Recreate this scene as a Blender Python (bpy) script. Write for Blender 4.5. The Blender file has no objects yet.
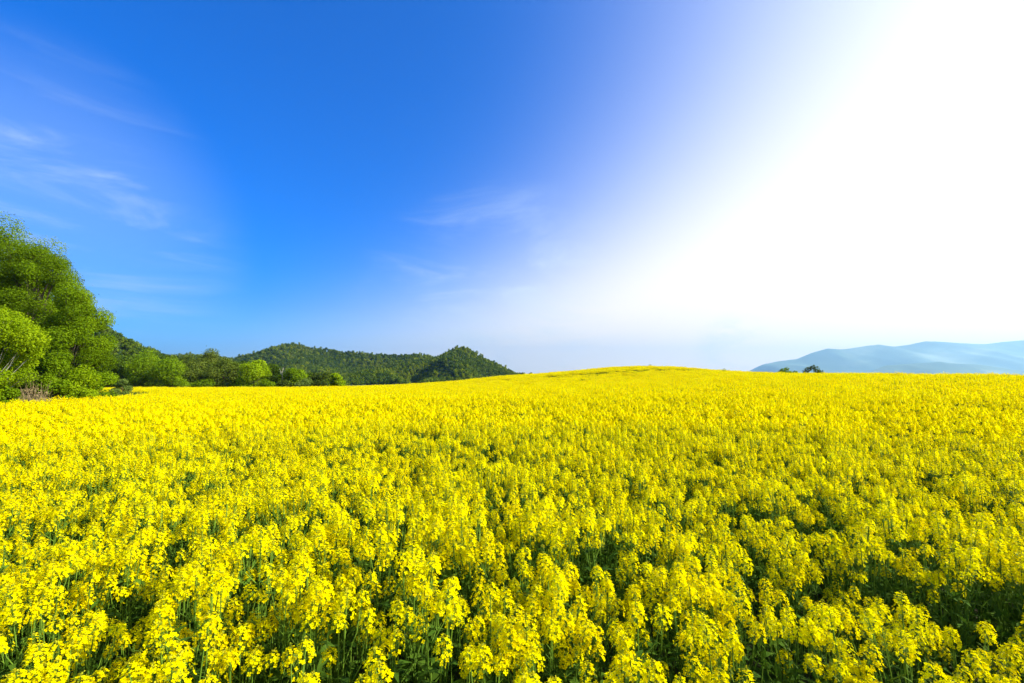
import bpy, math, numpy as np
from mathutils import Vector
R = math.radians
rng = np.random.default_rng(11)
scene = bpy.context.scene
COL = scene.collection

# ------------------------------------------------------------------ camera
EYE, HZ, F = 2.2, 380.0, 455.1          # eye height, horizon row, focal length in pixels
cam_d = bpy.data.cameras.new('camera')
cam_d.lens = 16; cam_d.sensor_width = 36
cam_d.clip_start = 0.05; cam_d.clip_end = 40000
cam = bpy.data.objects.new('camera', cam_d); COL.objects.link(cam)
cam.location = (0, 0, EYE)
cam.rotation_euler = (R(90) + math.atan((HZ - 341.5) / F), 0, 0)
scene.camera = cam

# ------------------------------------------------------------------ light
SUN_AZ, SUN_EL = 93.0, 35.0             # degrees clockwise from +Y, above the horizon
sd = Vector((math.sin(R(SUN_AZ)) * math.cos(R(SUN_EL)), math.cos(R(SUN_AZ)) * math.cos(R(SUN_EL)), math.sin(R(SUN_EL))))
sun_d = bpy.data.lights.new('sun', 'SUN'); sun_d.energy = 5.0; sun_d.angle = R(0.5); sun_d.color = (1.0, 0.95, 0.86)
sun = bpy.data.objects.new('sun', sun_d); COL.objects.link(sun)
sun.rotation_euler = (-sd).to_track_quat('-Z', 'Y').to_euler()

w = bpy.data.worlds.new('World'); scene.world = w; w.use_nodes = True
nt = w.node_tree; nt.nodes.clear()
def N(t, **k):
    n = nt.nodes.new(t)
    for a, b in k.items(): setattr(n, a, b)
    return n
def L(a, b): nt.links.new(a, b)
def M(op, a, b=None, c=None, clamp=False):
    n = N('ShaderNodeMath', operation=op, use_clamp=clamp)
    for i, v in enumerate((a, b, c)):
        if v is None: continue
        if isinstance(v, (int, float)): n.inputs[i].default_value = v
        else: L(v, n.inputs[i])
    return n.outputs[0]
sky = N('ShaderNodeTexSky', sky_type='NISHITA', sun_disc=False)
sky.sun_elevation = R(SUN_EL); sky.sun_rotation = R(SUN_AZ)
sky.altitude = 300; sky.air_density = 1.0; sky.dust_density = 0.6; sky.ozone_density = 3.0
hs = N('ShaderNodeHueSaturation'); hs.inputs['Hue'].default_value = 0.492; hs.inputs['Saturation'].default_value = 1.85
hs.inputs['Value'].default_value = 1.0
L(sky.outputs[0], hs.inputs['Color'])
tint = N('ShaderNodeMix', data_type='RGBA', blend_type='MULTIPLY'); tint.inputs[0].default_value = 1.0
L(hs.outputs[0], tint.inputs[6]); tint.inputs[7].default_value = (.0, .80, 1.38, 1)
tc = N('ShaderNodeTexCoord')
dirn = tc.outputs['Generated']
dot = N('ShaderNodeVectorMath', operation='DOT_PRODUCT'); L(dirn, dot.inputs[0]); dot.inputs[1].default_value = sd
sepz = N('ShaderNodeSeparateXYZ'); L(dirn, sepz.inputs[0])
# wisps of cirrus and a low bank of cumulus, laid on the dome by direction
def noise(scale_vec, loc, scale, detail, rough, dist=0.0):
    mp = N('ShaderNodeMapping'); mp.inputs['Scale'].default_value = scale_vec; mp.inputs['Location'].default_value = loc
    L(dirn, mp.inputs[0])
    n = N('ShaderNodeTexNoise'); L(mp.outputs[0], n.inputs['Vector'])
    n.inputs['Scale'].default_value = scale; n.inputs['Detail'].default_value = detail
    n.inputs['Roughness'].default_value = rough; n.inputs['Distortion'].default_value = dist
    return n.outputs[0]
def ramp(v, a, b, lo=0.0, hi=1.0):
    n = N('ShaderNodeMapRange', interpolation_type='SMOOTHSTEP')
    n.inputs[1].default_value = a; n.inputs[2].default_value = b; n.inputs[3].default_value = lo; n.inputs[4].default_value = hi
    L(v, n.inputs[0]); return n.outputs[0]
def pdir(px, py):
    p = math.atan((HZ - 341.5) / F)
    x, y, z = (px - 512) / F, 1.0, (341.5 - py) / F
    return Vector((x, y * math.cos(p) - z * math.sin(p), y * math.sin(p) + z * math.cos(p))).normalized()
def spot(d, inner, outer):              # cosine-angle patch round a direction of the sky
    n = N('ShaderNodeVectorMath', operation='DOT_PRODUCT'); L(dirn, n.inputs[0]); n.inputs[1].default_value = d
    return ramp(n.outputs['Value'], math.cos(R(outer)), math.cos(R(inner)))
cir = ramp(noise((1.0, 1.0, 5.5), (1.83, 0.7, 0.34), 2.9, 7, 0.62, 0.5), 0.45, 0.80)
cirrus = M('MULTIPLY', M('ADD', M('MULTIPLY', cir, 0.52), 0.18), spot(pdir(15, 245), 0, 19))
cir2 = ramp(noise((1.0, 1.0, 3.0), (0.7, 0.4, 1.1), 3.4, 8, 0.65, 0.6), 0.44, 0.78)
cirrus2 = M('MULTIPLY', M('MULTIPLY', cir2, 0.75), spot(pdir(500, 330), 2, 20))
cum = ramp(noise((1.0, 1.0, 2.2), (0.1, 0.9, 0.3), 9.0, 8, 0.6), 0.47, 0.62)
cumulus = M('MULTIPLY', M('MULTIPLY', cum, 0.8), spot(pdir(735, 352), 1, 5))
veil = M('ADD', M('ADD', cirrus, cirrus2), cumulus, clamp=True)
def mixc(fac, a, b):
    n = N('ShaderNodeMix', data_type='RGBA'); n.clamp_factor = True
    if isinstance(fac, float): n.inputs[0].default_value = fac
    else: L(fac, n.inputs[0])
    for v, s in ((a, n.inputs[6]), (b, n.inputs[7])):
        if isinstance(v, tuple): s.default_value = v
        else: L(v, s)
    return n.outputs[2]
SKYW = 5.7                              # white of sunlit haze and cloud in the sky texture's own units
# bright aureole round the sun and pale veil towards the horizon
low = M('POWER', M('SUBTRACT', 1.0, sepz.outputs[2], clamp=True), 2.0)
low8 = M('POWER', M('SUBTRACT', 1.0, sepz.outputs[2], clamp=True), 9.0)
s_ = M('MULTIPLY_ADD', low8, .34, M('MULTIPLY_ADD', low, 1.22, dot.outputs['Value']))
pale = M('POWER', ramp(s_, .29, 1.24), 2.05)
c1 = mixc(pale, tint.outputs[2], (SKYW * 1.22, SKYW * 1.14, SKYW * .97, 1))
c2 = mixc(veil, c1, (SKYW * .86, SKYW * 1.0, SKYW * 1.02, 1))
gl = N('ShaderNodeMix', data_type='RGBA', blend_type='ADD'); gl.inputs[0].default_value = 1.0
gc = N('ShaderNodeCombineColor')
aur = M('POWER', M('MAXIMUM', dot.outputs['Value'], 0.0), 9.0)
hor = M('MULTIPLY', low8, M('MAXIMUM', M('ADD', dot.outputs['Value'], .05), 0.0))       # brighter air low down on the sun's side
for i in range(3): L(M('ADD', M('MULTIPLY', aur, (3.0, 2.8, 2.6)[i]), M('MULTIPLY', hor, (10.0, 4.5, 1.5)[i])), gc.inputs[i])
L(c2, gl.inputs[6]); L(gc.outputs[0], gl.inputs[7])
bg = N('ShaderNodeBackground'); bg.inputs['Strength'].default_value = 0.099
L(gl.outputs[2], bg.inputs['Color'])
out = N('ShaderNodeOutputWorld'); L(bg.outputs[0], out.inputs['Surface'])

vs = scene.view_settings
vs.view_transform = 'Standard'; vs.look = 'None'; vs.gamma = 1.0; vs.use_curve_mapping = False
vs.exposure = 0.95
cy = scene.cycles
cy.use_denoising = True; cy.max_bounces = 8; cy.diffuse_bounces = 4; cy.transmission_bounces = 4
cy.transparent_max_bounces = 4; cy.volume_bounces = 1; cy.sample_clamp_indirect = 6

# ------------------------------------------------------------------ helpers
def tag(o, label=None, cat=None, group=None, kind=None):
    if label: o['label'] = label
    if cat: o['category'] = cat
    if group: o['group'] = group
    if kind: o['kind'] = kind
    return o
def mesh_np(name, V, faces_list, mats=(), smooth=False, attrs=None):
    """faces_list: list of (array Nx3 or Nx4, material index)"""
    V = np.asarray(V, np.float32)
    me = bpy.data.meshes.new(name)
    me.vertices.add(len(V)); me.vertices.foreach_set('co', V.ravel())
    idx, starts, mi, s = [], [], [], 0
    for fa, m in faces_list:
        fa = np.asarray(fa, np.int32)
        if not len(fa): continue
        k = fa.shape[1]
        idx.append(fa.ravel()); starts.append(s + np.arange(len(fa)) * k); mi.append(np.full(len(fa), m)); s += fa.size
    idx = np.concatenate(idx); starts = np.concatenate(starts); mi = np.concatenate(mi)
    me.loops.add(len(idx)); me.loops.foreach_set('vertex_index', idx.astype(np.int32))
    me.polygons.add(len(starts)); me.polygons.foreach_set('loop_start', starts.astype(np.int32))
    me.polygons.foreach_set('material_index', mi.astype(np.int32))
    if smooth: me.polygons.foreach_set('use_smooth', np.ones(len(starts), bool))
    for m in mats: me.materials.append(m)
    if attrs:
        for k, v in attrs.items():
            a = me.attributes.new(k, 'FLOAT', 'POINT'); a.data.foreach_set('value', np.asarray(v, np.float32))
    me.update(calc_edges=True)
    return me
def link(name, me, parent=None):
    o = bpy.data.objects.new(name, me); COL.objects.link(o)
    if parent: o.parent = parent
    return o
def empty(name, loc):
    o = bpy.data.objects.new(name, None); COL.objects.link(o); o.location = loc; o.empty_display_size = .2
    return o
class Geo:
    """gathers quads / tris with material slots"""
    def __init__(s): s.v = []; s.f = []; s.n = 0; s.t = []
    def add(s, V, Fc, m=0, t=None):
        V = np.asarray(V, float).reshape(-1, 3); Fc = np.asarray(Fc, int)
        s.v.append(V); s.f.append((Fc + s.n, m)); s.n += len(V)
        s.t.append(np.full(len(V), .5) if t is None else np.broadcast_to(t, (len(V),)))
    def merge(s, o, m=None):
        if not o.n: return
        for (f, mm) in o.f: s.f.append((f + s.n, mm if m is None else m))
        s.v += o.v; s.t += o.t; s.n += o.n
    def tube(s, pts, rad, sides=5, m=0):
        pts = np.asarray(pts, float); k = len(pts)
        d = np.gradient(pts, axis=0); d /= np.linalg.norm(d, axis=1)[:, None] + 1e-9
        a = np.cross(d, [0.13, 0.99, 0.07]); a /= np.linalg.norm(a, axis=1)[:, None] + 1e-9
        b = np.cross(d, a)
        th = np.arange(sides) / sides * 2 * np.pi
        V = pts[:, None] + np.asarray(rad)[:, None, None] * (a[:, None] * np.cos(th)[None, :, None] + b[:, None] * np.sin(th)[None, :, None])
        i = np.arange(k - 1)[:, None] * sides; j = np.arange(sides)[None]
        jn = (j + 1) % sides
        Fc = np.stack([i + j, i + jn, i + sides + jn, i + sides + j], -1).reshape(-1, 4)
        s.add(V, Fc, m)
    def mesh(s, name, mats, smooth=False):
        return mesh_np(name, np.concatenate(s.v), s.f, mats, smooth, {'tint': np.concatenate(s.t)})
def unit(v): return v / (np.linalg.norm(v, axis=-1, keepdims=True) + 1e-9)
def basis(n):
    h = np.where(np.abs(n[:, 2:3]) < .9, np.array([[0, 0, 1.]]), np.array([[1., 0, 0]]))
    a = unit(np.cross(n, h)); return a, np.cross(n, a)
def leaves(g, C, size, nrm, m=0, r=rng, aspect=.55, t=None):
    """diamond leaf blades at C with normals nrm"""
    n = len(C); nrm = unit(nrm); a, b = basis(nrm)
    ph = r.uniform(0, 2 * np.pi, (n, 1)); u = a * np.cos(ph) + b * np.sin(ph); v = np.cross(nrm, u)
    s = np.asarray(size).reshape(-1, 1) * np.ones((n, 1))
    V = np.stack([C - u * s * .5, C + v * s * aspect * .5 + u * s * .08, C + u * s * .5 - nrm * s * .12, C - v * s * aspect * .5 + u * s * .08], 1)
    g.add(V, np.arange(4 * n).reshape(n, 4), m, None if t is None else np.repeat(t, 4))

# ------------------------------------------------------------------ materials
def mat(name, build):
    m = bpy.data.materials.new(name); m.use_nodes = True
    t = m.node_tree; t.nodes.clear()
    build(t, t.nodes.new('ShaderNodeOutputMaterial')); return m
def col4(c): return (*c, 1)
def leafy(name, cols, transl=.35, tcol=None, rough=.75, scale=.5, rnd=.5, spec=.03, tint=.5):
    """two-sided leaf: glossy-diffuse top plus light coming through; hue drifts by noise, by plant and by leaf"""
    def b(t, o):
        n = t.nodes; l = t.links
        geo = n.new('ShaderNodeTexCoord'); no = n.new('ShaderNodeTexNoise'); no.inputs['Scale'].default_value = scale; no.inputs['Detail'].default_value = 3
        l.new(geo.outputs['Object'], no.inputs['Vector'])
        oi = n.new('ShaderNodeObjectInfo'); at = n.new('ShaderNodeAttribute'); at.attribute_name = 'tint'
        m1 = n.new('ShaderNodeMath'); m1.operation = 'MULTIPLY_ADD'; l.new(oi.outputs['Random'], m1.inputs[0]); m1.inputs[1].default_value = rnd; m1.inputs[2].default_value = -.5 * rnd
        m2 = n.new('ShaderNodeMath'); m2.operation = 'MULTIPLY_ADD'; l.new(at.outputs['Fac'], m2.inputs[0]); m2.inputs[1].default_value = tint; m2.inputs[2].default_value = -.5 * tint
        m3 = n.new('ShaderNodeMath'); m3.operation = 'ADD'; l.new(m1.outputs[0], m3.inputs[0]); l.new(m2.outputs[0], m3.inputs[1])
        m4 = n.new('ShaderNodeMath'); m4.operation = 'ADD'; l.new(m3.outputs[0], m4.inputs[0]); l.new(no.outputs[0], m4.inputs[1])
        cr = n.new('ShaderNodeValToRGB'); e = cr.color_ramp.elements
        e[0].position = .2; e[0].color = col4(cols[0]); e[1].position = .8; e[1].color = col4(cols[-1])
        if len(cols) == 3: x = e.new(.5); x.color = col4(cols[1])
        l.new(m4.outputs[0], cr.inputs[0])
        p = n.new('ShaderNodeBsdfPrincipled'); p.inputs['Roughness'].default_value = rough; p.inputs['Specular IOR Level'].default_value = spec
        l.new(cr.outputs[0], p.inputs['Base Color'])
        tr = n.new('ShaderNodeBsdfTranslucent')
        if tcol:
            mx = n.new('ShaderNodeMix'); mx.data_type = 'RGBA'; mx.blend_type = 'MULTIPLY'; mx.inputs[0].default_value = 1
            l.new(cr.outputs[0], mx.inputs[6]); mx.inputs[7].default_value = col4(tcol); l.new(mx.outputs[2], tr.inputs[0])
        else: l.new(cr.outputs[0], tr.inputs[0])
        ms = n.new('ShaderNodeMixShader'); ms.inputs[0].default_value = transl
        l.new(p.outputs[0], ms.inputs[1]); l.new(tr.outputs[0], ms.inputs[2]); l.new(ms.outputs[0], o.inputs[0])
    return mat(name, b)
def rough_mat(name, cols, scale=3., rough=.9, bump=.0, coord='Object', detail=6, lo=.35, hi=.65):
    def b(t, o):
        n = t.nodes; l = t.links
        tcn = n.new('ShaderNodeTexCoord'); no = n.new('ShaderNodeTexNoise'); no.inputs['Scale'].default_value = scale; no.inputs['Detail'].default_value = detail
        l.new(tcn.outputs[coord], no.inputs['Vector'])
        cr = n.new('ShaderNodeValToRGB'); e = cr.color_ramp.elements
        e[0].position = lo; e[0].color = col4(cols[0]); e[1].position = hi; e[1].color = col4(cols[-1])
        if len(cols) == 3: x = e.new((lo + hi) / 2); x.color = col4(cols[1])
        l.new(no.outputs[0], cr.inputs[0])
        p = n.new('ShaderNodeBsdfPrincipled'); p.inputs['Roughness'].default_value = rough; p.inputs['Specular IOR Level'].default_value = .2
        l.new(cr.outputs[0], p.inputs['Base Color'])
        if bump:
            bp = n.new('ShaderNodeBump'); bp.inputs['Strength'].default_value = bump; l.new(no.outputs[0], bp.inputs['Height']); l.new(bp.outputs[0], p.inputs['Normal'])
        l.new(p.outputs[0], o.inputs[0])
    return mat(name, b)

M_PETAL = leafy('rape petals', [(.90, .72, .0), (.94, .82, .0), (.96, .89, .001)], transl=.5, rough=.7, scale=2.0, rnd=.35, spec=.0, tint=.7)
M_BUD = leafy('rape buds', [(.30, .34, .02), (.55, .50, .02)], transl=.2, scale=3)
M_STEM = leafy('rape stems', [(.09, .17, .012), (.16, .27, .022)], transl=.05, rough=.6, scale=3, spec=.15)
M_RLEAF = leafy('rape leaves', [(.035, .085, .006), (.065, .14, .010), (.11, .20, .016)], transl=.3, rough=.7, scale=3, spec=.1)
M_SOIL = rough_mat('field soil', [(.035, .04, .015), (.07, .065, .03), (.05, .08, .02)], .6, .95, .4)
M_HILL = rough_mat('hill floor', [(.02, .045, .01), (.04, .07, .018)], .03, .95)
M_BARK = rough_mat('grey bark', [(.05, .04, .022), (.12, .095, .06)], 4, .9, .4)
M_PALE = rough_mat('pale bark', [(.25, .23, .19), (.45, .42, .36)], 4, .8, .2)
M_TREE = leafy('tree leaves', [(.10, .165, .003), (.16, .26, .004), (.23, .34, .006)], transl=.44, scale=.35, rnd=.3)
M_BRIGHT = leafy('fresh leaves', [(.20, .30, .003), (.27, .38, .004), (.33, .44, .006)], transl=.42, scale=.5, rnd=.2)
M_OLIVE = leafy('olive leaves', [(.06, .09, .010), (.10, .145, .012), (.15, .19, .02)], transl=.3, scale=.35, rnd=.5)
M_DEEP = leafy('dark leaves', [(.045, .08, .004), (.07, .12, .006), (.11, .17, .010)], transl=.3, scale=.35, rnd=.4)
M_GREYG = leafy('greyish leaves', [(.12, .18, .03), (.18, .25, .04)], transl=.3, scale=.8)
M_FOREST = leafy('forest leaves', [(.075, .13, .004), (.135, .19, .005), (.21, .255, .007)], transl=.25, scale=.05, rnd=1.0, tint=.3)
M_DRY = leafy('dry stalks', [(.10, .07, .035), (.20, .14, .07), (.32, .24, .13)], transl=.1, scale=3)

# ------------------------------------------------------------------ terrain
CP = np.array([  # x, y, ground height
 (0,0,0),(-10,0,-.02),(10,0,.05),(-25,-25,-.2),(25,-25,.3),(-36,0,-.4),(36,0,.9),(0,-25,0),
 (-34,30,-.36),(-36,42,-.16),(-30,60,-.25),(-55,60,-.45),(-45,-20,-.4),
 (-88,100,-.62),(-60,100,-.55),(-40,100,-.42),(-25,97,-.03),(-13,95,.66),(-2.5,95,1.80),(10,95,2.66),(26,93,3.92),(33,80,2.80),(33,62,1.95),
 (34,46,1.62),(36,38,1.42),(38,33,1.28),(48,30,1.2),
 (0,40,.16),(12,40,.62),(20,25,.5),(15,14,.25),(0,20,.04),(-15,20,-.1),(-15,45,-.05),(10,70,1.25),(-8,70,.35),(22,60,1.4),(-30,80,-.3),
 (30,130,2.0),(55,105,1.6),(55,75,1.1),(58,55,.8),(60,40,.6),(62,20,.6),(60,0,.5),(0,135,-.5),(-25,135,-1.6),(-60,135,-1.6),(-95,135,-1.8),
 (-95,80,-.8),(-90,40,-1.),(-80,0,-.8),(80,100,-.6),(90,50,-.8),(90,0,-.5),(40,-50,0),(-40,-50,-.5)], float)
def tps(r2): return np.where(r2 > 1e-9, r2 * np.log(r2 + 1e-12) * .5, 0)
n_ = len(CP); K = tps(((CP[:, None, :2] - CP[None, :, :2]) ** 2).sum(-1)) + np.eye(n_) * 2.0
P_ = np.c_[np.ones(n_), CP[:, :2]]
W_ = np.linalg.solve(np.block([[K, P_], [P_.T, np.zeros((3, 3))]]), np.r_[CP[:, 2], 0, 0, 0])
def gh(x, y):
    x = np.atleast_1d(np.asarray(x, float)); y = np.atleast_1d(np.asarray(y, float))
    o = np.empty(x.size); X = x.ravel(); Y = y.ravel()
    for i in range(0, X.size, 20000):
        a, b = X[i:i+20000], Y[i:i+20000]
        r2 = (a[:, None] - CP[None, :, 0]) ** 2 + (b[:, None] - CP[None, :, 1]) ** 2
        o[i:i+20000] = tps(r2) @ W_[:n_] + W_[n_] + W_[n_+1] * a + W_[n_+2] * b
    d = np.hypot(X - 0, Y - 40); t = np.clip((d - 95) / 60, 0, 1); t = t * t * (3 - 2 * t)
    return (o * (1 - t) + (-3.0) * t).reshape(x.shape)
g1 = lambda x, y: float(gh(x, y)[0])
ax = np.concatenate([-np.geomspace(12000, 165, 18), np.arange(-160, 161, 3.), np.geomspace(165, 12000, 18)])
ay = np.concatenate([-np.geomspace(12000, 105, 18), np.arange(-100, 191, 3.), np.geomspace(195, 12000, 18)])
def grid(ax, ay, zf, name, m):
    X, Y = np.meshgrid(ax, ay); Z = zf(X, Y); nx = len(ax)
    V = np.stack([X, Y, Z], -1).reshape(-1, 3)
    i = (np.arange(len(ay) - 1)[:, None] * nx + np.arange(nx - 1)[None]).ravel()
    return mesh_np(name, V, [(np.stack([i, i + 1, i + nx + 1, i + nx], -1), 0)], [m], True)
tag(link('ground', grid(ax, ay, gh, 'ground', M_SOIL)), kind='structure')

# value noise in numpy for density and relief
def vnoise(x, y, sc, seed):
    r = np.random.default_rng(seed); T = r.random((256, 256))
    x = np.asarray(x) / sc + 1000.3; y = np.asarray(y) / sc + 1000.7
    xi = np.floor(x).astype(int); yi = np.floor(y).astype(int); fx = x - xi; fy = y - yi
    fx = fx * fx * (3 - 2 * fx); fy = fy * fy * (3 - 2 * fy)
    g = lambda a, b: T[a % 256, b % 256]
    return (g(xi, yi) * (1 - fx) + g(xi + 1, yi) * fx) * (1 - fy) + (g(xi, yi + 1) * (1 - fx) + g(xi + 1, yi + 1) * fx) * fy
def fbm(x, y, sc, seed, o=4):
    s = 0; a = .5; tot = 0
    for k in range(o): s = s + a * vnoise(x, y, sc / 2 ** k, seed + k); tot += a; a *= .5
    return s / tot

# ------------------------------------------------------------------ hills (real relief behind the field)
def hill(name, pts, D, base, tree_h, wf, wb, relief, sc, seed, step, m, slant=0.0):
    px = np.array([p[0] for p in pts], float); pv = np.array([p[1] for p in pts], float)
    xs = (px - 512) / F * D; zs = EYE + (HZ - pv) / F * D - tree_h
    x0, x1 = xs.min() - wf * .5, xs.max() + wf * .5
    def rz(x): 
        return np.interp(x, xs, zs)
    def zf(X, Y):
        cut = np.clip(1 - np.maximum(xs.min() - X, X - xs.max()) / (wf * .5), 0, 1); cut = cut * cut * (3 - 2 * cut)
        yr = D + slant * (X - xs.mean()); q = (Y - yr); q = np.where(q < 0, -q / wf, q / wb)
        env = np.clip(1 - q, 0, 1); env = env ** 1.15
        top = rz(X) - base
        n = fbm(X, Y * .55, sc, seed, 4) - .5
        spur = np.abs(fbm(X + .35 * (Y - D), Y * .3, sc * .9, seed + 9, 3) - .5) * 2
        top = top + (fbm(X, X * 0, sc * .5, seed + 20, 4) - .5) * relief * .10
        nz = (n * relief * 1.2 - spur * relief) * np.sin(np.pi * np.clip(q, 0, 1)) ** .8
        return base + np.maximum(top * env * cut + nz * np.clip(top / max(10, relief * .8), 0, 1) * cut, -1)
    gx = np.arange(x0, x1 + step, step); gy = np.arange(D - wf * 1.02, D + wb * 1.02, step)
    o = link(name, grid(gx, gy, zf, name, m)); tag(o, kind='structure')
    return zf, (x0, x1, D - wf, D + wb * .25)
HL = [(60,300),(85,318),(112,332),(130,341),(150,349),(175,355),(200,360),(235,368),(262,378)]
HM = [(150,352),(200,354),(235,357),(250,353),(270,347),(292,342),(310,345),(330,346),(345,349),(372,353),(395,354),(415,353),(432,355.5),(446,361),(470,370),(500,378)]
HP = [(345,374),(372,368),(400,359),(425,359),(438,355.5),(448,350.5),(457,346),(464,345.5),(472,350),(484,357),(500,364),(513,371),(524,375),(540,379),(560,382)]
zl, bl = hill('hill', HL, 270, -3, 4.5, 110, 120, 7, 60, 31, 4, M_HILL)
zm, bm_ = hill('hill', HM, 800, -5, 6, 350, 330, 95, 150, 41, 8, M_HILL)
zp, bp = hill('hill', HP, 620, -5, 5, 240, 230, 60, 100, 57, 6, M_HILL)
M_FAR = rough_mat('far mountain woods', [(.06, .11, .07), (.11, .17, .10), (.28, .33, .20)], .0013, .95, 0, 'Object', 9, .38, .68)
MF = [(735,382),(752,372),(762,364.5),(780,361),(797,359),(812,353),(828,348.5),(842,349.5),(854,348),(868,346),(880,345),(895,347),(910,345),(926,341),(942,341.5),(962,343),(984,344),(1005,341.5),(1030,339.5),(1080,335),(1140,338),(1250,350)]
MN = [(850,379),(868,372),(884,366),(906,364),(925,362.5),(940,362),(958,364),(976,364.5),(990,366.5),(1003,368.5),(1024,371.5),(1060,376)]
hill('mountain', MF, 9000, -20, 0, 2400, 2200, 330, 1300, 71, 52, M_FAR)
hill('mountain', MN, 5600, -15, 0, 1000, 1000, 130, 640, 83, 30, M_FAR)

# air
hz = bpy.data.materials.new('air'); hz.use_nodes = True; t = hz.node_tree; t.nodes.clear()
o_ = t.nodes.new('ShaderNodeOutputMaterial'); pv_ = t.nodes.new('ShaderNodeVolumePrincipled')
pv_.inputs['Color'].default_value = (.38, .68, 1, 1); pv_.inputs['Density'].default_value = 1.0e-4; pv_.inputs['Anisotropy'].default_value = .68
t.links.new(pv_.outputs[0], o_.inputs['Volume'])
bx = np.array([(x, y, z) for x in (-12500, 12500) for y in (-12500, 12500) for z in (-26, 880)], float)
fq = [(0,1,3,2),(4,6,7,5),(0,4,5,1),(2,3,7,6),(0,2,6,4),(1,5,7,3)]
tag(link('haze', mesh_np('haze', bx, [(fq, 0)], [hz])), kind='stuff', label='pale blue air that fades the far mountains')

# ------------------------------------------------------------------ scatter
def scatter(name, P, rot, scl, idx, protos, label, cat):
    coll = bpy.data.collections.new(name + '_sources')
    for k, me in enumerate(protos):
        coll.objects.link(bpy.data.objects.new('source_%02d_%s' % (k, name), me))
    me = bpy.data.meshes.new(name); me.vertices.add(len(P)); me.vertices.foreach_set('co', np.asarray(P, np.float32).ravel())
    for nm, arr in (('rot', rot), ('scl', scl)):
        a = me.attributes.new(nm, 'FLOAT_VECTOR', 'POINT'); a.data.foreach_set('vector', np.asarray(arr, np.float32).ravel())
    a = me.attributes.new('pick', 'INT', 'POINT'); a.data.foreach_set('value', np.asarray(idx, np.int32))
    me.update()
    o = link(name, me); tag(o, label, cat, kind='stuff')
    ng = bpy.data.node_groups.new(name, 'GeometryNodeTree')
    ng.interface.new_socket('Geometry', in_out='INPUT', socket_type='NodeSocketGeometry')
    ng.interface.new_socket('Geometry', in_out='OUTPUT', socket_type='NodeSocketGeometry')
    gi = ng.nodes.new('NodeGroupInput'); go = ng.nodes.new('NodeGroupOutput')
    ip = ng.nodes.new('GeometryNodeInstanceOnPoints'); ip.inputs['Pick Instance'].default_value = True
    ci = ng.nodes.new('GeometryNodeCollectionInfo'); ci.inputs['Collection'].default_value = coll
    ci.inputs['Separate Children'].default_value = True; ci.inputs['Reset Children'].default_value = True
    def na(n, dt):
        x = ng.nodes.new('GeometryNodeInputNamedAttribute'); x.data_type = dt; x.inputs['Name'].default_value = n
        return next(s for s in x.outputs if s.enabled and s.name == 'Attribute')
    ng.links.new(gi.outputs[0], ip.inputs['Points']); ng.links.new(ci.outputs[0], ip.inputs['Instance'])
    ng.links.new(na('pick', 'INT'), ip.inputs['Instance Index'])
    ng.links.new(na('rot', 'FLOAT_VECTOR'), ip.inputs['Rotation']); ng.links.new(na('scl', 'FLOAT_VECTOR'), ip.inputs['Scale'])
    ng.links.new(ip.outputs[0], go.inputs[0])
    md = o.modifiers.new('scatter', 'NODES'); md.node_group = ng
    return o

# ------------------------------------------------------------------ forest on the hills
M_FORESTD = leafy('dark forest leaves', [(.045, .085, .005), (.08, .13, .006), (.13, .18, .009)], transl=.2, scale=.05, rnd=.8, tint=.3)
def at(px, y): return (px - 512) / F * y
def far_crown(seed, tall=1.0, n=420, fm=None):
    r = np.random.default_rng(seed); g = Geo()
    k = 9; cd = unit(r.normal(size=(k, 3)) * [1, 1, .8]); cc = cd * r.uniform(.35, .72, (k, 1)); cc[:, 2] = cc[:, 2] * tall + tall * .9
    w_ = r.integers(0, k, n); d = unit(r.normal(size=(n, 3)))
    C = cc[w_] + d * r.uniform(.30, .50, (n, 1)) * [1, 1, tall * .9]
    leaves(g, C, r.uniform(.20, .34, n), d + r.normal(size=(n, 3)) * .5 + [0, 0, .2], 0, r, .8, r.random(k)[w_])
    g.tube([(0, 0, -1), (0.03, 0, .5), (0, 0, tall * 1.2)], [.06, .05, .02], 4, 1)
    return g.mesh('crown', [fm or M_FOREST, M_BARK])
def conifer(seed, n=380):
    r = np.random.default_rng(seed); g = Geo()
    z = r.random(n) ** .8; th = r.uniform(0, 7, n); rad = (1 - z) * .55 * r.uniform(.6, 1.05, n) + .02
    C = np.stack([np.cos(th) * rad, np.sin(th) * rad, .25 + z * 2.1 - rad * .25], 1)
    leaves(g, C, .22, np.stack([np.cos(th) * .5, np.sin(th) * .5, np.ones(n) * .9], 1) + r.normal(size=(n, 3)) * .3, 0, r, .6)
    g.tube([(0, 0, -1), (0, 0, 2.6)], [.06, .02], 4, 1)
    return g.mesh('conifer', [M_FOREST, M_BARK])
fprotos = [far_crown(100 + i, 1.0 + .25 * (i % 3)) for i in range(7)] + [conifer(200), conifer(201)] + [far_crown(150 + i, 1.05, 420, M_FORESTD) for i in range(5)]
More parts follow.
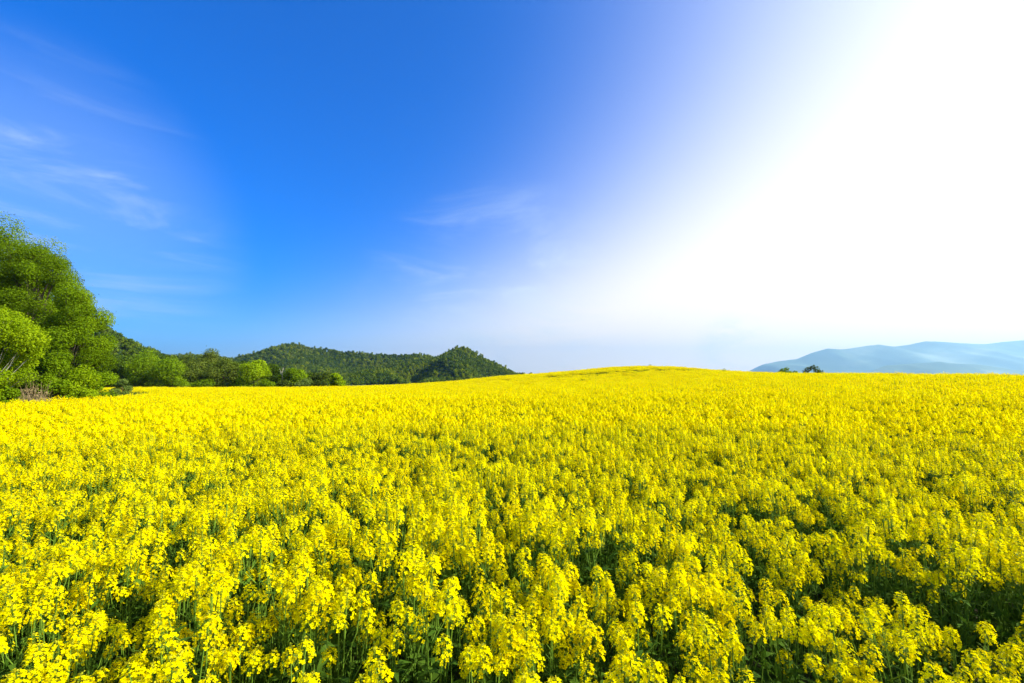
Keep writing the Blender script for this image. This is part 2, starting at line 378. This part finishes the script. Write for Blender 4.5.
def forest(name, zf, b, sp, size, label, seed, ymax=None):
    r = np.random.default_rng(seed)
    X, Y = np.meshgrid(np.arange(b[0], b[1], sp), np.arange(b[2], b[3], sp))
    X = (X + r.uniform(-.45, .45, X.shape) * sp).ravel(); Y = (Y + r.uniform(-.45, .45, Y.shape) * sp).ravel()
    u = X / Y; keep = (u > -1.2) & (u < .2)
    X, Y = X[keep], Y[keep]; Z = zf(X, Y)
    keep = Z > -2.5; X, Y, Z = X[keep], Y[keep], Z[keep]
    n = len(X); cf = fbm(X, Y, 120, seed + 5); pick = r.integers(0, 7, n); pick = np.where((cf > .66) & (r.random(n) < .12), r.integers(7, 9, n), pick)
    zone = fbm(X, Y, 60, seed + 15, 3); pick = np.where((zone + r.normal(size=n) * .05 > np.where(X > at(438, Y), .44, .52)) & (pick < 7), r.integers(9, 14, n), pick)
    s = size * r.uniform(.7, 1.1, n)
    scatter(name, np.c_[X, Y, Z - .2], np.c_[np.zeros(n), np.zeros(n), r.uniform(0, 6.3, n)], np.c_[s, s, s * r.uniform(.85, 1.2, n)], pick, fprotos, label, 'forest')
forest('forest', zl, bl, 4.2, 2.9, 'mixed green wood on the near hill slope behind the large left-hand trees', 5)
forest('forest', zm, bm_, 4.8, 3.0, 'dark green wood covering the long low hill in the middle distance', 6)
forest('forest', zp, bp, 3.7, 2.3, 'dark wood covering the small pointed peak beside the yellow rise', 7)

# ------------------------------------------------------------------ trees
def tree(name, label, x, y, H, rad, lo=.15, nclump=26, nleaf=9000, leaf=.2, m=M_TREE, bark=M_BARK, cat='tree', group=None, seed=0,
         trunk_r=None, flat=.75, clump=.34, bare=.0, lean=(0, 0), squash=1.0, sink=0.0, limbs=True, profile='round'):
    r = np.random.default_rng(seed + 1000)
    root = empty(name, (x, y, g1(x, y) - sink)); tag(root, label, cat, group)
    z0, z1 = H * lo, H; cz = (z0 + z1) / 2; hz_ = (z1 - z0) / 2
    cc = []
    while len(cc) < nclump:
        d = unit(r.normal(size=3)); q = r.uniform(.45, 1.0) ** .6
        t_ = d[2] * q
        wide = 1.0 if profile == 'round' else (1 - .55 * max(0, t_) - .05 * (1 - t_))
        if profile == 'full': wide = (1 - max(0, t_) ** 3 * .5); 
        c = np.array([d[0] * q * rad * wide * (1 - clump * .75), d[1] * q * rad * wide * (1 - clump * .75) * squash, cz + t_ * hz_ * (1 - clump * .5)])
        c[0] += lean[0] * (c[2] / H); c[1] += lean[1] * (c[2] / H); cc.append(c)
    cc = np.array(cc); cr = r.uniform(.7, 1.3, nclump) * clump * rad
    tw = Geo(); tr_ = trunk_r or H * .017
    k = 7; tz = np.linspace(0, 1, k); bend = np.cumsum(r.normal(size=(k, 2)) * .03 * H * .3, 0) * tz[:, None]
    tp = np.c_[bend[:, 0] + lean[0] * tz * .8, bend[:, 1] + lean[1] * tz * .8, -.25 + tz * H * .86]
    tw.tube(tp, tr_ * (1 - tz * .85) * np.where(tz < .05, 1.35, 1), 8)
    if limbs:
        for c in cc:
            b = np.clip((c[2] / H) * .72 - .06, .06, .84); i = b * (k - 1); j = int(i); f_ = i - j
            p0 = tp[j] * (1 - f_) + tp[min(j + 1, k - 1)] * f_
            mid = (p0 + c) / 2 + r.normal(size=3) * .04 * rad + np.array([0, 0, -.06 * rad])
            rr = tr_ * (1 - b * .8) * .45
            tw.tube([p0, mid, c], [rr, rr * .6, rr * .18], 5)
            for _ in range(3):
                e = c + unit(r.normal(size=3)) * rad * clump * .8; tw.tube([(mid + c) / 2, (c + e) / 2 + r.normal(size=3) * .05, e], [rr * .35, rr * .2, rr * .07], 4)
    link('trunk', tw.mesh('trunk', [bark], True), root)
    g = Geo(); w_ = r.choice(nclump, nleaf, p=cr ** 2 / (cr ** 2).sum())
    d = unit(r.normal(size=(nleaf, 3))); q = r.uniform(.25, 1.0, (nleaf, 1)) ** .5
    C = cc[w_] + d * q * cr[w_, None] * [1, 1, flat] * (1 + .35 * r.normal(size=(nleaf, 1)) * (r.random((nleaf, 1)) < .04))
    C[:, 2] = np.maximum(C[:, 2], .08)
    leaves(g, C, leaf * r.uniform(.6, 1.35, nleaf), d * .7 + r.normal(size=(nleaf, 3)) * .55 + [0, 0, .45], 0, r, .62, np.clip(r.random(nclump)[w_] * .8 + r.random(nleaf) * .2, 0, 1))
    link('crown', g.mesh('crown', [m]), root)
    return root
def at(px, y): return (px - 512) / F * y
def H_at(v, y, x, extra=0): return EYE + (HZ - v) / F * y - g1(x, y) + extra
def ptree(px, y, v, hw, label, **k):
    """px, v: column and top row it has in the photograph at depth y; hw: half width in metres"""
    x = at(px, y); k.setdefault('name', 'tree'); nm = k.pop('name')
    return tree(nm, label, x, y, H_at(v, y, x), hw, **k)
# the big edge trees on the left
LG = 'large trees at the left edge of the field'
ptree(-18, 39, 201, 6.2, 'tallest tree, broad leafy crown rising above the field at the far left', flat=.95, nclump=85, nleaf=130000, leaf=.13, m=M_TREE, seed=1, group=LG, clump=.26, lo=.12, name='broadleaf_tree')
ptree(28, 37, 226, 3.7, 'second tall tree with a rounded green crown just right of the tallest one', flat=.95, nclump=80, nleaf=125000, leaf=.12, m=M_TREE, seed=2, group=LG, clump=.27, lo=.05, name='broadleaf_tree')
ptree(70, 35, 274, 2.7, 'lower rounded green tree where the left tree mass slopes down to the field', flat=.95, nclump=64, nleaf=85000, leaf=.115, m=M_TREE, seed=3, group=LG, clump=.28, lo=.0, name='broadleaf_tree', profile='full')
ptree(-2, 28.5, 292, 2.3, 'light yellow-green young tree with a pale thin trunk in front of the tallest tree', nclump=36, nleaf=30000, leaf=.125, m=M_BRIGHT, bark=M_PALE, seed=4, group=LG, clump=.34, lo=.04, name='broadleaf_tree', trunk_r=.055)
# bushes at their feet
BG = 'bushes at the feet of the large left trees'
for i, (px, y, v, hw, m, lb) in enumerate([
    (100, 35.5, 366, 1.5, M_TREE, 'green bush at the right foot of the large left trees'),
    (80, 33.5, 362, 1.4, M_BRIGHT, 'fresh green bush under the lower rounded tree'),
    (58, 32.5, 366, 1.5, M_TREE, 'leafy bush right of the dry brush pile'),
    (20, 31.5, 362, 1.6, M_OLIVE, 'olive bush growing behind the dry brush pile'),
    (10, 28.6, 384, .7, M_TREE, 'small low green bush overlapping the left end of the dry brush pile'),
    (-8, 29.5, 372, 1.4, M_TREE, 'dark green bush left of the pale thin trunk')]):
    ptree(px, y, v, hw, lb, nclump=16, nleaf=7000, leaf=.13, m=m, seed=20 + i, group=BG, lo=.0, name='bush', cat='bush', flat=.85, clump=.42, trunk_r=.05)
# dry brush pile
r = np.random.default_rng(77); g = Geo(); bx0, by0 = at(35, 29.3), 29.3
for i in range(420):
    a = r.uniform(-1, 1); x = a * 1.15; y = r.uniform(-.5, .5); h = (1 - abs(a) ** 2 * .55 + .25 * math.sin(a * 5)) * (.5 + 1.9 * r.random() ** 1.7)
    tip = np.array([x + r.normal() * .5 + .2, y + r.normal() * .2, h]); p0 = np.array([x * .8, y, -.05])
    g.tube([p0, (p0 + tip) / 2 + r.normal(size=3) * .07, tip], [.016, .012, .004], 3, 0)
n = 1500; a = r.uniform(-1.1, 1.1, n); C = np.c_[a * 1.15, r.uniform(-.5, .5, n), r.random(n) ** 1.6 * 2.0 * (1 - .6 * np.abs(a) ** 1.5) + .15]
leaves(g, C, r.uniform(.08, .22, n), r.normal(size=(n, 3)), 0, r, .3)
br = link('brush_pile', g.mesh('brush_pile', [M_DRY])); br.location = (bx0, by0, g1(bx0, by0))
tag(br, 'heap of dry brown brushwood and dead stalks at the left field edge', 'brush pile')

# the mid-distance row
RG = 'row of trees beyond the far side of the field'
row = [
 (108,104,352,5.0,M_DEEP,'dark tree half hidden behind the right side of the large left trees',.05),
 (124,108,355,4.6,M_DEEP,'darkest tree in the distant row, behind the small grey-green shrub',.1),
 (148,103,350,5.0,M_TREE,'sunlit green tree in the distant row, right of the small grey-green shrub',.05),
 (174,101,357,5.0,M_TREE,'low rounded green tree with a skirt sloping right in the distant row',.03),
 (188,116,349,4.6,M_OLIVE,'rounded olive tree crown, left one of the twin humps in the distant row',.1),
 (213,117,348,4.4,M_OLIVE,'rounded olive tree crown, right one of the twin humps in the distant row',.1),
 (202,105,360,5.2,M_OLIVE,'brownish olive thin-leaved tree below the twin humps',.08),
 (224,105,358,4.8,M_OLIVE,'olive tree left of the brightest tree in the distant row',.06),
 (240,110,359,4.2,M_DEEP,'dark narrow tree touching the left side of the brightest tree',.06),
 (255,100,357,3.9,M_BRIGHT,'brightest fresh green tree in the distant row',.05),
 (274,112,364,3.8,M_DEEP,'dark low tree just right of the brightest tree',.1),
 (295,102,368,3.2,M_TREE,'small green tree right of the bare pale trunk',.05),
 (312,112,370,3.8,M_DEEP,'dark shrubby tree near the right end of the distant row',.0),
 (325,108,371,3.4,M_OLIVE,'olive shrubby tree near the right end of the distant row',.0),
 (336,103,374,2.4,M_BRIGHT,'small bright green shrubby tree at the right end of the distant row',.0)]
for i, (px, y, v, hw, m, lb, lo) in enumerate(row):
    ptree(px, y, v, hw, lb, nclump=24, nleaf=7500, leaf=.34, m=m, seed=40 + i, group=RG, lo=lo, name='broadleaf_tree', clump=.36, flat=.7, profile='full')
# bare pale trunk
x = at(283, 101); root = empty('bare_tree', (x, 101, g1(x, 101)))
tag(root, 'thin pale bare tree trunk standing between green trees of the distant row', 'tree', RG)
g = Geo(); g.tube([(0, 0, -.3), (.08, 0, 2.2), (-.05, 0, 4.2), (.1, 0, 5.4)], [.17, .14, .09, .04], 6)
for a, z, l_ in ((.4, 3.0, 1.0), (2.6, 3.6, .9), (4.2, 4.2, .8), (5.6, 4.6, .6)):
    g.tube([(0, 0, z), (math.cos(a) * l_ * .6, math.sin(a) * l_ * .6, z + .5), (math.cos(a) * l_, math.sin(a) * l_, z + 1.1)], [.05, .035, .015], 5)
link('trunk', g.mesh('trunk', [M_PALE], True), root)
# low hedge bushes along the row's foot
HG = 'low bushes along the foot of the distant tree row'
hb = [(136, 99, 380, 2.2, M_OLIVE, 'low dark bush under the darkest distant tree'), (160, 99, 381, 2.4, M_DEEP, 'low dark bush under the rounded green distant tree'),
      (186, 98, 381, 2.6, M_TREE, 'low green bush where the sloping skirt of leaves ends'), (206, 99, 380, 2.6, M_TREE, 'low green bush under the twin humps'),
      (226, 99, 381, 2.4, M_OLIVE, 'low olive bush left of the brightest distant tree'), (244, 98, 381, 2.0, M_TREE, 'low green bush at the foot of the brightest distant tree'),
      (270, 99, 379, 2.2, M_TREE, 'low green bush between the brightest tree and the bare trunk'), (288, 100, 378, 2.0, M_OLIVE, 'low olive bush at the foot of the bare pale trunk'),
      (306, 100, 378, 2.2, M_GREYG, 'greyish low bush before the dark shrubby tree'), (322, 100, 379, 2.0, M_OLIVE, 'low olive bush before the olive shrubby tree')]
for i, (px, y, v, hw, m, lb) in enumerate(hb):
    ptree(px, y, v, hw, lb, nclump=12, nleaf=2200, leaf=.28, m=m, seed=70 + i, group=HG, lo=.0, name='bush', cat='bush', clump=.45, trunk_r=.06)
# lone shrubs
ptree(124, 62, 378, 1.35, 'small rounded grey-green shrub standing alone at the edge of the yellow field', nclump=12, nleaf=4200, leaf=.16, m=M_GREYG, seed=90, lo=.05, name='shrub', cat='shrub', clump=.42, trunk_r=.06)
ptree(345, 106, 377, 1.1, 'tiny pale shrub past the right end of the distant tree row', nclump=8, nleaf=900, leaf=.22, m=M_GREYG, seed=91, name='shrub', cat='shrub', clump=.4, trunk_r=.05)
CG = 'shrubs peeping over the crest of the rise'
ptree(788, 66, 366.5, 1.25, 'rounded green shrub peeping over the yellow crest, left of the pair', nclump=12, nleaf=1300, leaf=.2, m=M_TREE, seed=92, group=CG, name='shrub', cat='shrub', clump=.34, trunk_r=.05, lo=.3)
ptree(813, 66, 365.5, 1.4, 'sparse ragged shrub peeping over the yellow crest, right of the pair', nclump=9, nleaf=700, leaf=.2, m=M_OLIVE, seed=93, group=CG, name='shrub', cat='shrub', clump=.3, trunk_r=.05, lo=.3)
ptree(521, 112, 371.5, 1.2, 'small bush beside the foot of the pointed hill, left of its neighbour', nclump=7, nleaf=700, leaf=.26, m=M_DEEP, seed=94, name='bush', cat='bush', clump=.4, trunk_r=.05)
ptree(530, 113, 372.0, 1.0, 'small sparse bush on the yellow skyline right of the pointed hill', nclump=6, nleaf=500, leaf=.26, m=M_DEEP, seed=95, name='bush', cat='bush', clump=.4, trunk_r=.05)

# ------------------------------------------------------------------ rapeseed plants
def flowers(g, C, nrm, rad, r, m=0, simple=False):
    n = len(C)
    if not n: return
    nrm = unit(nrm); a, b = basis(nrm); ph = r.uniform(0, 2 * np.pi, n)
    tt = r.random(n)
    R_ = (rad * r.uniform(.8, 1.15, n))[:, None]
    if simple:
        u = a * np.cos(ph)[:, None] + b * np.sin(ph)[:, None]; v = np.cross(nrm, u)
        V = np.stack([C - u * R_, C - v * R_ - nrm * R_ * .25, C + u * R_, C + v * R_ - nrm * R_ * .25], 1)
        g.add(V, np.arange(4 * n).reshape(n, 4), m, np.repeat(tt, 4)); return
    for k in range(4):
        th = ph + k * np.pi / 2
        u = a * np.cos(th)[:, None] + b * np.sin(th)[:, None]; v = np.cross(nrm, u)
        cup = r.uniform(.0, .45, (n, 1))
        V = np.stack([C, C + u * R_ * .62 + v * R_ * .42 + nrm * R_ * cup * .6, C + u * R_ + nrm * R_ * cup, C + u * R_ * .62 - v * R_ * .42 + nrm * R_ * cup * .6], 1)
        g.add(V, np.arange(4 * n).reshape(n, 4), m, np.repeat(tt, 4))
def raceme(g, top, ax_, Lr, Rr, nf, r, lod=0):
    """flowers in slots 0 petals, 1 buds, 2 stem"""
    ax_ = ax_ / np.linalg.norm(ax_); A, B = basis(ax_[None]); A, B = A[0], B[0]
    t_ = (np.arange(nf) + r.uniform(0, .8, nf)) / nf; th = np.arange(nf) * 2.4 + r.uniform(0, 1, nf)
    ra = Rr * np.minimum(.30 + .80 * np.sqrt(t_), 1) * r.uniform(.75, 1.15, nf)
    out_ = A * np.cos(th)[:, None] + B * np.sin(th)[:, None]
    C = top - ax_ * (Lr * t_ ** 1.15)[:, None] + out_ * ra[:, None]
    nr = out_ * (.25 + .75 * t_)[:, None] + ax_ * (1.0 - .55 * t_)[:, None] + r.normal(size=(nf, 3)) * .22
    fr = .0102 if lod == 0 else .0135
    flowers(g, C, nr, fr, r, 0, lod > 0)
    if lod == 0:
        base = top - ax_ * (Lr * t_ ** 1.15 + .015)[:, None]        # pedicels
        s_ = np.cross(C - base, ax_); s_ = unit(s_) * .0007
        V = np.stack([base - s_, base + s_, C + s_, C - s_], 1); g.add(V, np.arange(4 * nf).reshape(nf, 4), 2)
    nb = 12 if lod == 0 else 3                                       # closed buds at the tip
    d = unit(r.normal(size=(nb, 3)) * .6 + ax_); C = top + d * r.uniform(.002, .018, (nb, 1))
    for k in range(2): leaves(g, C, .008 if lod == 0 else .014, r.normal(size=(nb, 3)), 1, r, .6)
def plant(seed, lod=0, split=False):
    r = np.random.default_rng(seed); H = r.uniform(1.10, 1.30)
    S, Lf, heads = Geo(), Geo(), []
    lean = r.normal(size=2) * .05; q = np.linspace(0, 1, 6)
    main = np.c_[lean[0] * q ** 2, lean[1] * q ** 2, q * H]
    sides = 5 if lod == 0 else 3
    S.tube(main, .0055 * (1 - q * .65), sides, 2)
    def at_(f): return np.array([np.interp(f, q, main[:, i]) for i in range(3)])
    nb = r.integers(5, 8); tips = [(main[-1], np.array([lean[0] * 2, lean[1] * 2, 1.]), 1.0)]
    for k in range(nb):
        f = r.uniform(.45, .84); p0 = at_(f); th = k * 2.4 + r.uniform(-.4, .4)
        rd = r.uniform(.04, .15); tz = H * r.uniform(.84, 1.0) - .02
        tip = np.array([p0[0] + math.cos(th) * rd, p0[1] + math.sin(th) * rd, max(tz, p0[2] + .08)])
        mid = p0 * .5 + tip * .5 + np.array([math.cos(th) * rd * .22, math.sin(th) * rd * .22, -.03])
        S.tube([p0, mid, tip], [.0032, .0026, .0018], sides, 2)
        tips.append((tip, tip - mid + np.array([0, 0, .25]), r.uniform(.6, .95)))
        n = 2; C = p0 + (mid - p0) * r.random((n, 1)); leaves(Lf, C + r.normal(size=(n, 3)) * .015, r.uniform(.05, .09, n), r.normal(size=(n, 3)) * [1, 1, .6] + [0, 0, .4], 3, r, .3)
    for tip, d, s in tips:
        h = Geo()
        nf = int((48 if lod == 0 else 32) * s)
        raceme(h, tip, unit(d), .082 * s * r.uniform(.8, 1.3), .038 * (s * .5 + .5), nf, r, lod)
        heads.append(h)
        # young pods and spent pedicels below the open flowers
        ax_ = unit(d); n = 9 if lod == 0 else 3
        C = tip - ax_ * (.085 * s + r.random((n, 1)) * .14); od = unit(r.normal(size=(n, 3)) * [1, 1, .2] + [0, 0, .7])
        e = C + od * r.uniform(.02, .045, (n, 1)); sd_ = unit(np.cross(od, ax_)) * .0014
        V = np.stack([C - sd_, C + sd_, e + sd_ * .5, e - sd_ * .5], 1); S.add(V, np.arange(4 * n).reshape(n, 4), 2)
        if lod == 0: h.tube([tip - ax_ * .20 * s, tip - ax_ * .1 * s, tip], [.0022, .002, .0012], 4, 2)
        if r.random() < .4:                                            # a few stray open flowers lower down
            n = r.integers(1, 5); flowers(h, tip - ax_ * (.07 + r.random((n, 1)) * .07) * s + r.normal(size=(n, 3)) * .010, r.normal(size=(n, 3)) + [0, 0, .8], .0115, r, 0, lod > 0)
    for k in range(5 if lod == 0 else 3):                              # young shoots without bloom, from the plant's foot
        th = r.uniform(0, 6.3); rd = r.uniform(.04, .13); z = H * r.uniform(.55, .88)
        p1 = np.array([math.cos(th) * rd, math.sin(th) * rd, z])
        S.tube([(0, 0, .02), p1 * [.75, .75, .5], p1], [.0035, .003, .0018], sides, 2)
        n = 5; leaves(Lf, p1 * [1, 1, .0] + np.c_[r.normal(size=(n, 2)) * .012, z * r.uniform(.5, 1.0, n)], r.uniform(.06, .12, n), r.normal(size=(n, 3)) * [1, 1, .25], 3, r, .22)
    n = 14                                                             # stem leaves, larger downwards
    f = r.uniform(.12, .8, n); th = np.arange(n) * 2.4 + r.random(n); s = .22 * (1.15 - f)
    for i in range(n):
        p = at_(f[i]); o = np.array([math.cos(th[i]), math.sin(th[i]), 0]); sd_ = np.array([-o[1], o[0], 0])
        L_ = s[i] * r.uniform(.8, 1.3); w2 = L_ * .16
        up = r.uniform(.2, .8)
        V = [p, p + o * L_ * .45 + [0, 0, L_ * .45 * up] + sd_ * w2, p + o * L_ * .5 + [0, 0, L_ * .42 * up], p + o * L_ * .45 + [0, 0, L_ * .45 * up] - sd_ * w2, p + o * L_ + [0, 0, L_ * (.6 * up - .25)]]
        Lf.add(V, [(0, 2, 1), (0, 3, 2), (1, 2, 4), (2, 3, 4)], 3)
    return (S, Lf, heads, H)
RM = [M_PETAL, M_BUD, M_STEM, M_RLEAF]
near_parts, near_mesh, mid_mesh = [], [], []
NV = 14
for k in range(NV):
    S, Lf, heads, H = plant(300 + k)
    near_parts.append((S.mesh('stem', RM), Lf.mesh('foliage', RM), [h.mesh('flower_head', RM) for h in heads], H))
    g = Geo(); g.merge(S); g.merge(Lf); [g.merge(h) for h in heads]; near_mesh.append(g.mesh('near_plant', RM))
for k in range(10):
    S, Lf, heads, H = plant(500 + k, 1); g = Geo(); g.merge(S); g.merge(Lf); [g.merge(h) for h in heads]; mid_mesh.append(g.mesh('mid_plant', RM))
def patch(seed, size=1.5, dens=15):
    r = np.random.default_rng(seed); g = Geo(); n = int(size * size * dens)
    for i in range(n):
        c = np.r_[r.uniform(-size / 2, size / 2, 2), 0]; H = r.uniform(1.0, 1.34) + .08 * (r.random() < .08)
        S = Geo(); S.tube([c, c + [0, 0, H]], [.006, .004], 3, 2); g.merge(S)
        for j in range(6):
            tip = c + [r.normal() * .09, r.normal() * .09, H * (r.uniform(.84, 1.0) if j else 1)]
            nf = 12; t_ = r.random(nf); th = r.uniform(0, 7, nf); ra = .046 * (.3 + .7 * np.sqrt(t_))
            o = np.stack([np.cos(th), np.sin(th), np.zeros(nf)], 1)
            flowers(g, tip - np.array([0, 0, .10]) * t_[:, None] + o * ra[:, None], o * .6 + [0, 0, .7] + r.normal(size=(nf, 3)) * .25, .019, r, 0, True)
        nl = 9; C = c + np.c_[r.normal(size=(nl, 2)) * .07, r.uniform(.25, .85, nl) * H]
        leaves(g, C, r.uniform(.07, .16, nl), r.normal(size=(nl, 3)) + [0, 0, .5], 3, r, .35)
    return g.mesh('far_patch', RM)
far_mesh = [patch(700 + k) for k in range(8)]

# where the crop grows
def in_field(x, y):
    left = np.where(y < 44, -33.4 - .06 * (y - 30) + vnoise(y, y * 0, 4, 3) * .8, np.where(y < 58, -34.5 - (y - 44) * .5, -41.5 - (y - 58) * 1.6))
    bare = (np.hypot((x - at(150, 66)) / 5.5, (y - 66) / 2.2) < 1)       # a bare grassy strip by the lone shrub
    return (x > left) & (x < 78) & (y > -9) & (y < 97 + .02 * x + vnoise(x, x * 0, 9, 4) * 2 + np.where(x > -40, np.minimum((x + 40) * 1.0, 26), 0)) & ~bare
def vigour(x, y):
    """0..1 height/density of the stand: thin spots, drill gaps and the wheel tracks"""
    a = fbm(x, y, 7.0, 201, 3); b = .62 * fbm(x, y * .8, .48, 211, 2) + .38 * fbm(x, y, 1.6, 215, 2)
    v = 1 - .95 * np.clip((b - .50) / .12, 0, 1) * np.clip((a - .33) * 4, .3, 1)
    yt = 80 + 0.16 * (x - 18) + 1.2 * np.sin(x * .17)
    track = (np.abs(y - yt) < 2.1) & (x > 5) & (x < 60)
    v = np.where(track, -1., v)
    yt = 55 - .18 * (x - 20) + .9 * np.sin(x * .2)
    track = (np.abs(y - yt) < .8) & (x > 12) & (x < 60)
    return np.where(track, v * .6, v)
r = np.random.default_rng(9)
def pts(sp, rmin, rmax, umax, back=6):
    a = np.arange(-rmax, rmax, sp); X, Y = np.meshgrid(a, np.arange(-back, rmax, sp))
    X = (X + r.uniform(-.5, .5, X.shape) * sp).ravel(); Y = (Y + r.uniform(-.5, .5, Y.shape) * sp).ravel()
    d = np.hypot(X, Y); k = (d >= rmin) & (d < rmax) & ((np.abs(X) < umax * Y + 8)) & in_field(X, Y)
    return X[k], Y[k]
# near and middle plants
X, Y = pts(.215, .28, 27, 1.35, 5)
v = vigour(X, Y); k = r.random(len(X)) < .76 + .24 * v; X, Y, v = X[k], Y[k], v[k]
Z = gh(X, Y); d = np.hypot(X, Y); n = len(X)
rowh = .93 + .14 * fbm(X, Y, 2.2, 221, 2)
sc = (.79 + .21 * np.clip(v, 0, 1)) * rowh * np.where(r.random(n) < .3, r.uniform(.80, 1.0, n), r.uniform(.95, 1.10, n))
rot = np.c_[r.normal(size=n) * .075, r.normal(size=n) * .075, r.uniform(0, 6.3, n)]
pk = r.integers(0, NV, n)
# which 300 show largest in the photo
py = HZ + F * (EYE - (Z + 1.2 * sc)) / np.maximum(Y, .01); pxx = 512 + F * X / np.maximum(Y, .01)
vis = (Y > .8) & (pxx > -15) & (pxx < 1039) & (py < 690)
order = np.where(vis)[0]; order = order[np.argsort(d[order])][:300]
near_sel = np.zeros(n, bool); near_sel[order] = True
PG = 'nearest rapeseed plants of the field'
PL = 'tall rapeseed plant with bright yellow flower heads and green stem in the foreground'
pool = {}
for i in order:
    kx = int(pk[i]); me_s, me_f, me_h, H = near_parts[kx]
    loc = (X[i], Y[i], Z[i]); ro = tuple(rot[i]); sca = (sc[i],) * 3
    if kx not in pool:
        root = empty('rapeseed_plant', loc); tag(root, PL, 'flowering plant', PG)
        ch = [link('stem', me_s, root), link('foliage', me_f, root)] + [link('flower_head', h, root) for h in me_h]
        pool[kx] = (root, ch)
    else:
        src, sch = pool[kx]; root = src.copy(); COL.objects.link(root)
        for c in sch:
            c2 = c.copy(); COL.objects.link(c2); c2.parent = root
    root.location = loc; root.rotation_euler = ro; root.scale = sca
k1 = ~near_sel & (d < 11); k2 = ~near_sel & (d >= 11)
P = np.concatenate([np.c_[X, Y, Z][k1], np.c_[X, Y, Z][k2]])
RO = np.concatenate([rot[k1], rot[k2]]); S3 = np.concatenate([sc[k1], sc[k2]])[:, None] * np.ones(3)
PK = np.concatenate([pk[k1], NV + r.integers(0, 10, k2.sum())])
X, Y = pts(1.12, 26.3, 150, 1.45, 0)
v = vigour(X, Y); k = v > -.5; X, Y = X[k], Y[k]; v = np.clip(.35 + .65 * v[k], 0, 1); Z = gh(X, Y); n = len(X)
sc = (.55 + .45 * v) * (.95 + .1 * fbm(X, Y, 4, 231, 2)) * r.uniform(.95, 1.05, n)
P = np.concatenate([P, np.c_[X, Y, Z]]); RO = np.concatenate([RO, np.c_[r.normal(size=n) * .02, r.normal(size=n) * .02, r.uniform(0, 6.3, n)]])
S3 = np.concatenate([S3, np.c_[np.ones(n), np.ones(n), sc]]); PK = np.concatenate([PK, NV + 10 + r.integers(0, 8, n)])
scatter('rapeseed_crop', P, RO, S3, PK, near_mesh + mid_mesh + far_mesh,
        'dense yellow rapeseed bloom covering the whole field behind the nearest plants', 'crop')
print('points', len(P))

for px, y, v, lb in ((650, 96, 364.6, 'tall thin weed poking above the top of the yellow mound'), (724, 76, 368.6, 'small weed on the yellow skyline right of the mound')):
    x = at(px, y); h_ = H_at(v, y, x); root = empty('weed', (x, y, g1(x, y))); tag(root, lb, 'weed', 'weeds on the skyline')
    g = Geo(); g.tube([(0, 0, 0), (.03, 0, h_ * .6), (0, 0, h_)], [.02, .015, .008], 4); link('stem', g.mesh('stem', [M_STEM]), root)
    g = Geo(); r = np.random.default_rng(int(px)); n = 90
    leaves(g, np.c_[r.normal(size=(n, 2)) * .16, h_ - r.random(n) * .5], .12, r.normal(size=(n, 3)), 0, r); link('foliage', g.mesh('foliage', [M_TREE]), root)

# grass round the field's left side
g = Geo(); r = np.random.default_rng(15); n = 150
C = np.c_[r.uniform(-.3, .3, (n, 2)), np.zeros(n)]; a = r.uniform(0, 6.3, n); h = r.uniform(.15, .45, n)
o = np.stack([np.cos(a), np.sin(a), np.zeros(n)], 1); sd_ = np.stack([-o[:, 1], o[:, 0], np.zeros(n)], 1) * .008
V = np.stack([C - sd_, C + sd_, C + o * h[:, None] * .35 + np.c_[np.zeros((n, 2)), h]], 1)
g.add(V, np.arange(3 * n).reshape(n, 3)); tuft = g.mesh('tuft', [leafy('grass blades', [(.05, .10, .012), (.10, .16, .03)], .3)])
Xg = np.concatenate([r.uniform(-44, -32, 3800), at(150, 66) + r.uniform(-7, 7, 900), r.uniform(-95, -30, 2600)])
Yg = np.concatenate([r.uniform(20, 60, 3800), 66 + r.uniform(-3, 3, 900), r.uniform(95, 112, 2600)])
k = ~in_field(Xg, Yg); Xg, Yg = Xg[k], Yg[k]; n = len(Xg)
scatter('grass', np.c_[Xg, Yg, gh(Xg, Yg)], np.c_[np.zeros((n, 2)), r.uniform(0, 6, n)], np.ones((n, 3)) * r.uniform(1.2, 2.4, (n, 1)), np.zeros(n), [tuft], 'rough green grass along the edges of the field', 'grass')
